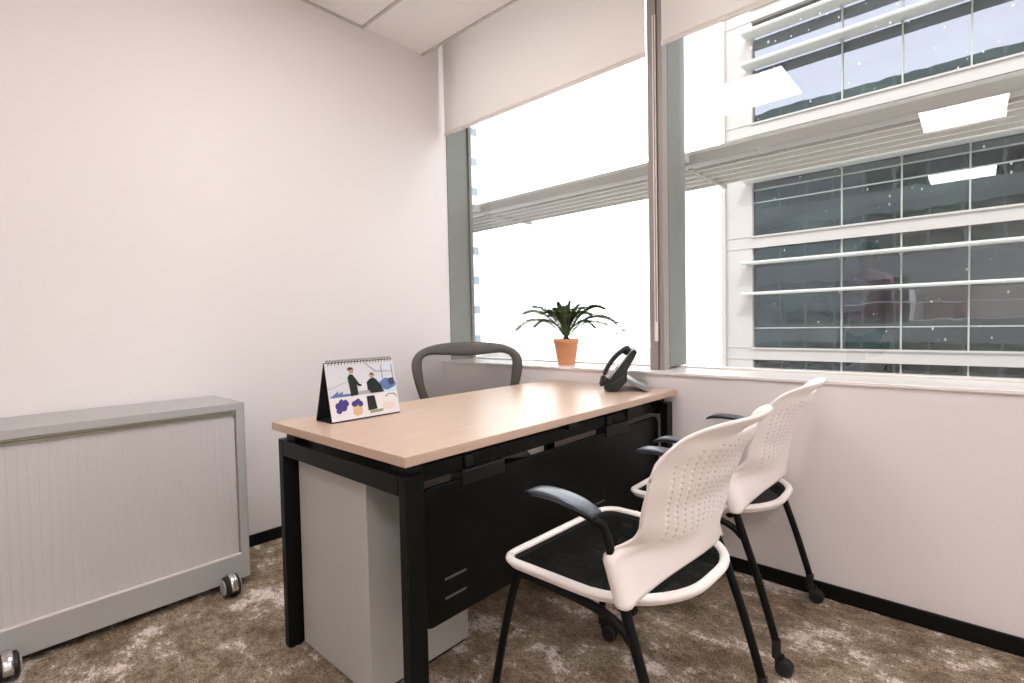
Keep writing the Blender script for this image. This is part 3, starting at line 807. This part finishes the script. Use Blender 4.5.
# coiled cord from the handset foot to the body
bm = bmesh.new(); Q = catmull([P3(.015, .012, -.004), P3(.030, .0, -.016), P3(.060, -.012, -.020), P3(.085, -.022, -.012), P3(.10, -.024, .002)], 20)
pts = []
for i, p in enumerate(Q):
    a = i*1.35; pts.append(p+Vector((.0045*cos(a), .0, .0045*sin(a)))+Vector((0, .002*sin(a), 0)))
tube(bm, pts, .0016, 6); build('coiled_cord', bm, M['phone'], ph, smooth=True)

# ------------------------------------------------------------------ potted cycad on the sill
pot = thing('potted_palm', 'small cycad palm in a terracotta pot on the window sill', 'plant', (-1.690, 2.318, ZS))
H = .142
bm = bmesh.new(); lathe(bm, [(.0465, 0), (.048, .003), (.067, H-.022), (.0695, H-.021), (.0715, H-.002), (.069, H), (.061, H-.002), (.058, H-.02)], (0,0,0), 36, caps=False)
bm.faces.new([v for v in bm.verts if abs(v.co.z) < 1e-6][:36])
build('pot', bm, M['terracotta'], pot, smooth=True)
bm = bmesh.new(); lathe(bm, [(.0595, H-.02), (.05, H-.014), (.02, H-.008)], (0,0,0), 24); lathe(bm, [(.018, H-.012), (.020, H+.004), (.010, H+.016)], (0,0,0), 14); build('soil', bm, M['soil'], pot)
RV = Vector((.742, .670, 0)); FV = Vector((-.67, .742, 0))
def frond(side, up, depth, ln, droop, w=.034):
    """side/up in the view plane, depth away from the room"""
    d = (RV*side+FV*depth)
    c = Vector((0, 0, H+.005))
    tip = c+d+Vector((0, 0, up))
    if tip.y > .06: tip -= FV*((tip.y-.06)/.742)
    mid = c.lerp(tip, .5)+Vector((0, 0, droop))
    P = catmull([c, c.lerp(mid, .5)+Vector((0,0,droop*.25)), mid, mid.lerp(tip, .55)+Vector((0,0,droop*.30)), tip], 6)
    bm = bmesh.new(); tube(bm, P, [.0022*(1-.75*i/len(P)) for i in range(len(P))], 6, mi=1)
    m = len(P); k = 40
    for i in range(k):
        f = .12+.87*i/(k-1); q = f*(m-1); a = int(min(q, m-2)); p = P[a].lerp(P[a+1], q-a)
        t = (P[a+1]-P[a]).normalized()
        sd = t.cross(Vector((0, 0, 1)))
        if sd.length < .1: sd = t.cross(Vector((1, 0, 0)))
        sd.normalize(); upv = sd.cross(t).normalized()
        L2 = w*(.45+.75*sin(pi*min(1, (1-f)*1.15+.12)))*random.uniform(.85, 1.1)
        for s in (-1, 1):
            dr = (sd*s*.80+t*.42+upv*.55+Vector((random.uniform(-.1,.1),)*3)).normalized()
            wd = t*.0027
            e = p+dr*L2-Vector((0, 0, L2*.10)); mm = p+dr*L2*.5
            vs = [bm.verts.new(x) for x in (p-wd*.6, p+wd*.6, mm+wd, e, mm-wd)]
            bm.faces.new(vs)
    build('frond', bm, [M['leaf'], M['stem']], pot, solid=.0006)
for args in ((-.275,.045,-.02,0,.075), (-.235,.135,.03,0,.060), (-.185,.170,-.05,0,.045), (-.10,.150,.05,0,.04), (-.055,.195,-.03,0,.015), (.0,.180,.04,0,.01),
             (.03,.205,0,0,.01), (.20,.150,.04,0,.065), (.175,.165,-.05,0,.05), (.290,.010,-.07,0,.105), (.262,.000,-.12,0,.085), (.285,.028,-.10,0,.100), (.10,.130,.06,0,.05), (-.14,.13,-.10,0,.05), (.12,.12,-.12,0,.05),
             (-.04,.14,-.12,0,.05), (.04,.15,-.09,0,.04), (-.02,.16,.08,0,.03), (-.17,.06,.06,0,.06), (.15,.05,.02,0,.06), (.08,.18,.02,0,.03), (-.09,.12,-.03,0,.05), (.06,.11,.0,0,.05), (-.04,.10,.03,0,.03), (.03,.12,-.05,0,.03), (-.08,.16,-.06,0,.03), (.10,.16,-.05,0,.04), (.0,.13,-.06,0,.02)):
    frond(*args)

# ------------------------------------------------------------------ person standing behind the camera (mirrored in the window)
def skinned(name, joints, edges, radii, mat, parent=None, root=0, sub=2):
    me = bpy.data.meshes.new(name); me.from_pydata(joints, edges, []); me.update()
    o = bpy.data.objects.new(name, me); COL.objects.link(o); me.materials.append(mat)
    if parent is not None: o.parent = parent
    md = o.modifiers.new('skin', 'SKIN'); md.use_smooth_shade = True
    for i, r in enumerate(radii):
        v = me.skin_vertices[0].data[i]; v.radius = (r, r) if not isinstance(r, tuple) else r; v.use_root = (i == root)
    sb = o.modifiers.new('sub', 'SUBSURF'); sb.levels = sub; sb.render_levels = sub
    return o
pr = thing('person', 'person in pink shirt and dark trousers, mirrored in the wide window', 'person', (-.79, -1.22, 0), radians(200))
J = [(0,0,.96),(0,.01,1.12),(0,.0,1.30),(0,0,1.44),(0,.01,1.52),(0,-.015,1.58),(0,-.02,1.66),(0,-.01,1.73)]
E_ = [(i, i+1) for i in range(7)]; Rr = [(.15,.11),(.14,.10),(.155,.105),(.10,.07),(.055,.055),(.070,.082),(.078,.095),(.050,.060)]
for sg in (-1, 1):
    k = len(J)
    J += [(.175*sg,0,1.41),(.225*sg,.02,1.13),(.215*sg,-.06,.90),(.205*sg,-.085,.83)]; Rr += [.055,.042,.028,.034]
    E_ += [(3,k),(k,k+1),(k+1,k+2),(k+2,k+3)]
    h = k+3
    for q, (dx, L1) in enumerate(((-.024,.062),(-.008,.072),(.008,.068),(.022,.054))):
        k = len(J); J += [(.205*sg+dx*.6, -.095+dx*.5, .80),(.205*sg+dx*.8,-.100+dx*.6,.80-L1*.55),(.203*sg+dx*.8,-.092+dx*.6,.80-L1)]; Rr += [.010,.0088,.0075]
        E_ += [(h,k),(k,k+1),(k+1,k+2)]
    k = len(J); J += [(.185*sg,-.115,.815),(.175*sg,-.130,.780)]; Rr += [.012,.010]; E_ += [(h,k),(k,k+1)]
    k = len(J); J += [(.095*sg,0,.88),(.105*sg,-.01,.50),(.11*sg,.02,.10),(.115*sg,-.10,.04)]; Rr += [.095,.060,.040,.035]
    E_ += [(0,k),(k,k+1),(k+1,k+2),(k+2,k+3)]
M['skin'] = pmat('skin', (.55, .34, .26), .55); M['shirt'] = pmat('pink_shirt', (.78, .47, .56), .85); M['trousers'] = pmat('dark_trousers', (.03, .035, .05), .85); M['hair'] = pmat('dark_hair', (.03, .02, .017), .7)
skinned('body', J, E_, Rr, M['skin'], pr)
skinned('shirt', [(0,0,.90),(0,.01,1.12),(0,0,1.30),(0,0,1.44),(0,.01,1.49),(.18,0,1.415),(.23,.02,1.13),(.217,-.05,.93),(-.18,0,1.415),(-.23,.02,1.13),(-.217,-.05,.93)],
        [(0,1),(1,2),(2,3),(3,4),(3,5),(5,6),(6,7),(3,8),(8,9),(9,10)], [(.17,.125),(.158,.115),(.172,.12),(.115,.082),(.066,.066),.070,.055,.042,.070,.055,.042], M['shirt'], pr)
skinned('trousers', [(0,0,.97),(.098,0,.86),(.106,-.01,.50),(.11,.02,.09),(-.098,0,.86),(-.106,-.01,.50),(-.11,.02,.09)], [(0,1),(1,2),(2,3),(0,4),(4,5),(5,6)],
        [(.160,.120),.108,.075,.060,.108,.075,.060], M['trousers'], pr)
for sg in (-1, 1):
    skinned('shoe', [(.112*sg,.045,.045),(.113*sg,-.03,.045),(.117*sg,-.13,.036),(.118*sg,-.175,.032)], [(0,1),(1,2),(2,3)], [.042,.045,.038,.028], M['black_plastic'], pr)
bm = bmesh.new(); bmesh.ops.create_uvsphere(bm, u_segments=20, v_segments=12, radius=1)
for v in bm.verts: v.co = Vector((v.co.x*.088, v.co.y*.104+.012, 1.695+v.co.z*.092))
bmesh.ops.delete(bm, geom=[v for v in bm.verts if v.co.y < -.02 and v.co.z < 1.71], context='VERTS')
build('hair', bm, M['hair'], pr, smooth=True, solid=.008)
for sg in (-1, 1):
    bm = bmesh.new(); lathe(bm, [(.002, -.006), (.008, -.004), (.008, .004), (.002, .006)], (.032*sg, -.108, 1.668), 10, 'y'); build('eye', bm, M['hair'], pr, smooth=True)
    skinned('ear', [(.083*sg,.0,1.675),(.086*sg,.004,1.650),(.080*sg,0,1.632)], [(0,1),(1,2)], [.012,.012,.008], M['skin'], pr, sub=1)
skinned('nose', [(0,-.105,1.665),(0,-.122,1.635),(0,-.108,1.622)], [(0,1),(1,2)], [.008,.013,.010], M['skin'], pr, sub=1)
bm = bmesh.new(); tube(bm, [(-.022,-.098,1.600),(0,-.106,1.598),(.022,-.098,1.600)], [.003,.005,.003], 8); build('mouth', bm, fmat('lips', (.45, .18, .16), .5), pr, smooth=True)

# ------------------------------------------------------------------ outside: sun louvre fixed to our facade
lou = thing('sun_louvre', 'horizontal metal sun louvre running along outside the windows', 'sun louvre', (-6, 2.56, 1.835))
bm = bmesh.new(); prism(bm, [(0, 0), (.035, -.004), (.10, .006), (.12, .03), (.10, .058), (.045, .075), (.01, .07), (0, .05)], 'x', 0, 12); build('beam', bm, M['louvre'], lou, bev=.004)
for i in range(5):
    y = .118+i*.090
    bm = bmesh.new(); prism(bm, [(y, -.004), (y+.014, -.004), (y+.094, .020), (y+.094, .028), (y+.020, .022), (y, .036)], 'x', 0, 12); build('slat', bm, M['louvre_slat'], lou)
for x in (-5.5, -4.08, -2.60, -1.10, .40, 1.9, 3.4):
    bm = bmesh.new(); box(bm, (x+6-.006, .05, -.010), (x+6+.006, .575, .012)); box(bm, (x+6-.02, -.07, .01), (x+6+.02, .05, .05)); build('bracket', bm, M['louvre'], lou)

# our own outer wall, seen mirrored in the building opposite
def ext_wall():
    bm = bmesh.new(); y0, y1 = 2.30, 2.53
    for k in range(-2, 4):
        zb = -.55+k*3.9; zt = zb+(1.25 if k else 1.20)
        if k: box(bm, (-16, y0, zb), (18, y1, zt), 0)
        for (a, c) in (((-16, 18),) if k else ((-16, -2.80), (XR+.22, 18))):
            if not k: box(bm, (a, y0, zb), (c, y1, zt), 0)
            box(bm, (a, y0+.1, zt), (c, y1-.06, zb+3.9), 1)
            n = int((c-a)/1.6)
            for i in range(n+1): box(bm, (a+i*1.55, y0+.02, zt), (a+i*1.55+.12, y1-.01, zb+3.9), 0)
    box(bm, (-2.8, 2.46, 3.0), (XR+.22, y1, 3.36), 0); box(bm, (-2.8, 2.575, -.55), (XR+.22, 2.60, .78), 0)
    return bm
bm = ext_wall(); o = build('wall_outer', bm, [M['ext'], M['own_glazing']]); struct(o)

# ------------------------------------------------------------------ the office building opposite (20 m away)
BY = 20.0
def bx(x10): return x10*2
ob_ = thing('office_building', 'white-banded glass office block opposite the wide window', 'building', (-7.07, BY, -8))
X0 = -7.07; XE_ = 16
def zz(z): return z+8
F0 = -.42; FH = 4.07
bm = bmesh.new(); box(bm, (.96, .12, 0), (XE_-X0, 6, zz(19))); build('glazing', bm, M['glazing'], ob_)
bm = bmesh.new(); box(bm, (0, -.06, 0), (1.0, 6, zz(19)))
for k in range(-1, 5): box(bm, (.03, -.085, zz(F0+k*FH-.02)), (1.0, -.06, zz(F0+k*FH+.05))); box(bm, (.03, -.085, zz(F0+k*FH+.40)), (1.0, -.06, zz(F0+k*FH+.46)))
box(bm, (-.10, -.14, 0), (.06, .3, zz(19)))
build('end_panel', bm, M['facade_white'], ob_, bev=.01)
for k in range(-1, 5):
    zb = F0+k*FH
    bm = bmesh.new(); box(bm, (.98, -.08, zz(zb)), (XE_-X0, .2, zz(zb+.40))); box(bm, (.98, -.14, zz(zb+.36)), (XE_-X0, -.06, zz(zb+.42))); box(bm, (.98, -.11, zz(zb-.02)), (XE_-X0, -.06, zz(zb+.04)))
    build('floor_band', bm, M['facade_white'], ob_)
    for zf in (2.37, 3.47):
        bm = bmesh.new(); prism(bm, [(-.70, zz(zb+zf)), (-.66, zz(zb+zf)-.05), (.0, zz(zb+zf)-.02), (.0, zz(zb+zf)+.03), (-.66, zz(zb+zf)+.06), (-.70, zz(zb+zf)+.05)], 'x', .80, XE_-X0)
        build('shade_fin', bm, M['fin'], ob_)
for i in range(0, 13):
    x = -3.30+(i)*1.585+X0*0-X0 if i else -3.30-X0
    if x > XE_-X0: break
    bm = bmesh.new(); box(bm, (x-.022, .04, 0), (x+.022, .14, zz(19)))
    for k in range(-1, 5):
        for zf in (2.37, 3.47): box(bm, (x-.03, -.26, zz(F0+k*FH+zf)-.10), (x+.03, .05, zz(F0+k*FH+zf)+.03))
    build('mullion', bm, M['fin_under'], ob_)
for k, hs_ in ((-1, (1.13,)), (0, (1.13,)), (1, (1.64, 2.10))):
    for h_ in hs_:
        bm = bmesh.new(); box(bm, (.98, .07, zz(F0+k*FH+h_)-.02), (XE_-X0, .13, zz(F0+k*FH+h_)+.02)); build('transom', bm, M['fin_under'], ob_)

# distant pale blocks and the striped tower beyond the left window
tw = B('tower_block', (-70, 40, -8), (-53.1, 52, 40), M['tower']); tw['label'] = 'blue-striped tower block at the far left edge of the window'; tw['category'] = 'building'
def pale(x0, x1, y, z, label):
    t = thing('distant_building', label, 'building', ((x0+x1)/2, y, -8)); h = (x1-x0)/2
    B('wall', (-h, 0, 0), (h, 10, z+8), M['pale'], t)
    bm = bmesh.new(); box(bm, (-h-.3, -.3, z+8), (h+.3, 10.3, z+8.5)); build('roof', bm, M['fin'], t)
    bm = bmesh.new()
    for r in range(2):
        zz_ = z+8-2.2-r*3.2
        box(bm, (-h+1, -.06, zz_-1.0), (h-1, .0, zz_))
    build('window_strip', bm, M['facade_white'], t)
    return t
pale(-72.5, -64.5, 75, 3.2, 'pale low block on the skyline left of the palm')
pale(-24, -7, 60, 1.9, 'pale flat-roofed building low behind the window mullion')
struct(B('ground', (-140, 3.5, -8.4), (120, 160, -8), M['ground']))

# ------------------------------------------------------------------ light
w = bpy.data.worlds.new('overcast_sky'); SC.world = w; w.use_nodes = True
bg = w.node_tree.nodes['Background']; bg.inputs[0].default_value = (.97, .985, 1.0, 1); bg.inputs[1].default_value = 4.0
sun = bpy.data.lights.new('sun', 'SUN'); sun.energy = 1.6; sun.angle = radians(1); sun.color = (1, .93, .84)
so = bpy.data.objects.new('sun', sun); COL.objects.link(so)
so.rotation_euler = Vector((-.35, .62, -.78)).to_track_quat('-Z', 'Y').to_euler()
def area(name, loc, sx, sy, e, col, rot=(0,0,0), portal=False):
    l = bpy.data.lights.new(name, 'AREA'); l.shape = 'RECTANGLE'; l.size = sx; l.size_y = sy; l.energy = e; l.color = col
    o = bpy.data.objects.new(name, l); COL.objects.link(o); o.location = loc; o.rotation_euler = rot
    if portal: l.cycles.is_portal = True
    return o
area('window_portal', ((XL+XM0)/2, YG+.03, 1.55), 1.4, 1.45, 1, (1,1,1), (radians(-90),0,0), True)
area('window_portal', ((XM1+XR)/2, YG+.03, 1.55), XR-XM1, 1.45, 1, (1,1,1), (radians(-90),0,0), True)

# ------------------------------------------------------------------ camera
cam = bpy.data.cameras.new('camera'); co = bpy.data.objects.new('camera', cam); COL.objects.link(co)
cam.sensor_width = 36; cam.lens = 511.5/1024*36; cam.clip_start = .05; cam.clip_end = 500
f_yaw, f_pitch, f_roll = .7356, .034823, -.01972
Q_ = Matrix(((cos(f_roll), -sin(f_roll), 0), (sin(f_roll), cos(f_roll), 0), (0, 0, 1)))
P_ = Matrix(((1, 0, 0), (0, cos(f_pitch), -sin(f_pitch)), (0, sin(f_pitch), cos(f_pitch))))
MM = Q_ @ P_
ax = MM @ Vector((cos(f_yaw), 0, -sin(f_yaw))); ay = MM @ Vector((sin(f_yaw), 0, cos(f_yaw))); az = -(MM @ Vector((0, 1, 0)))
# columns of the camera's world matrix: right, up, back
right = Vector((ax[0], ay[0], az[0])); up = -Vector((ax[1], ay[1], az[1])); back = -Vector((ax[2], ay[2], az[2]))
mw = Matrix((( right.x, up.x, back.x, 0), (right.y, up.y, back.y, 0), (right.z, up.z, back.z, 1.05), (0, 0, 0, 1)))
co.matrix_world = mw
SC.camera = co
vs = SC.view_settings; vs.view_transform = 'Standard'; vs.look = 'None'; vs.gamma = 1; vs.use_curve_mapping = False; vs.exposure = 0.24
SC.cycles.use_denoising = True
SC.cycles.max_bounces = 10; SC.cycles.diffuse_bounces = 6; SC.cycles.transparent_max_bounces = 16
SC.cycles.sample_clamp_indirect = 6
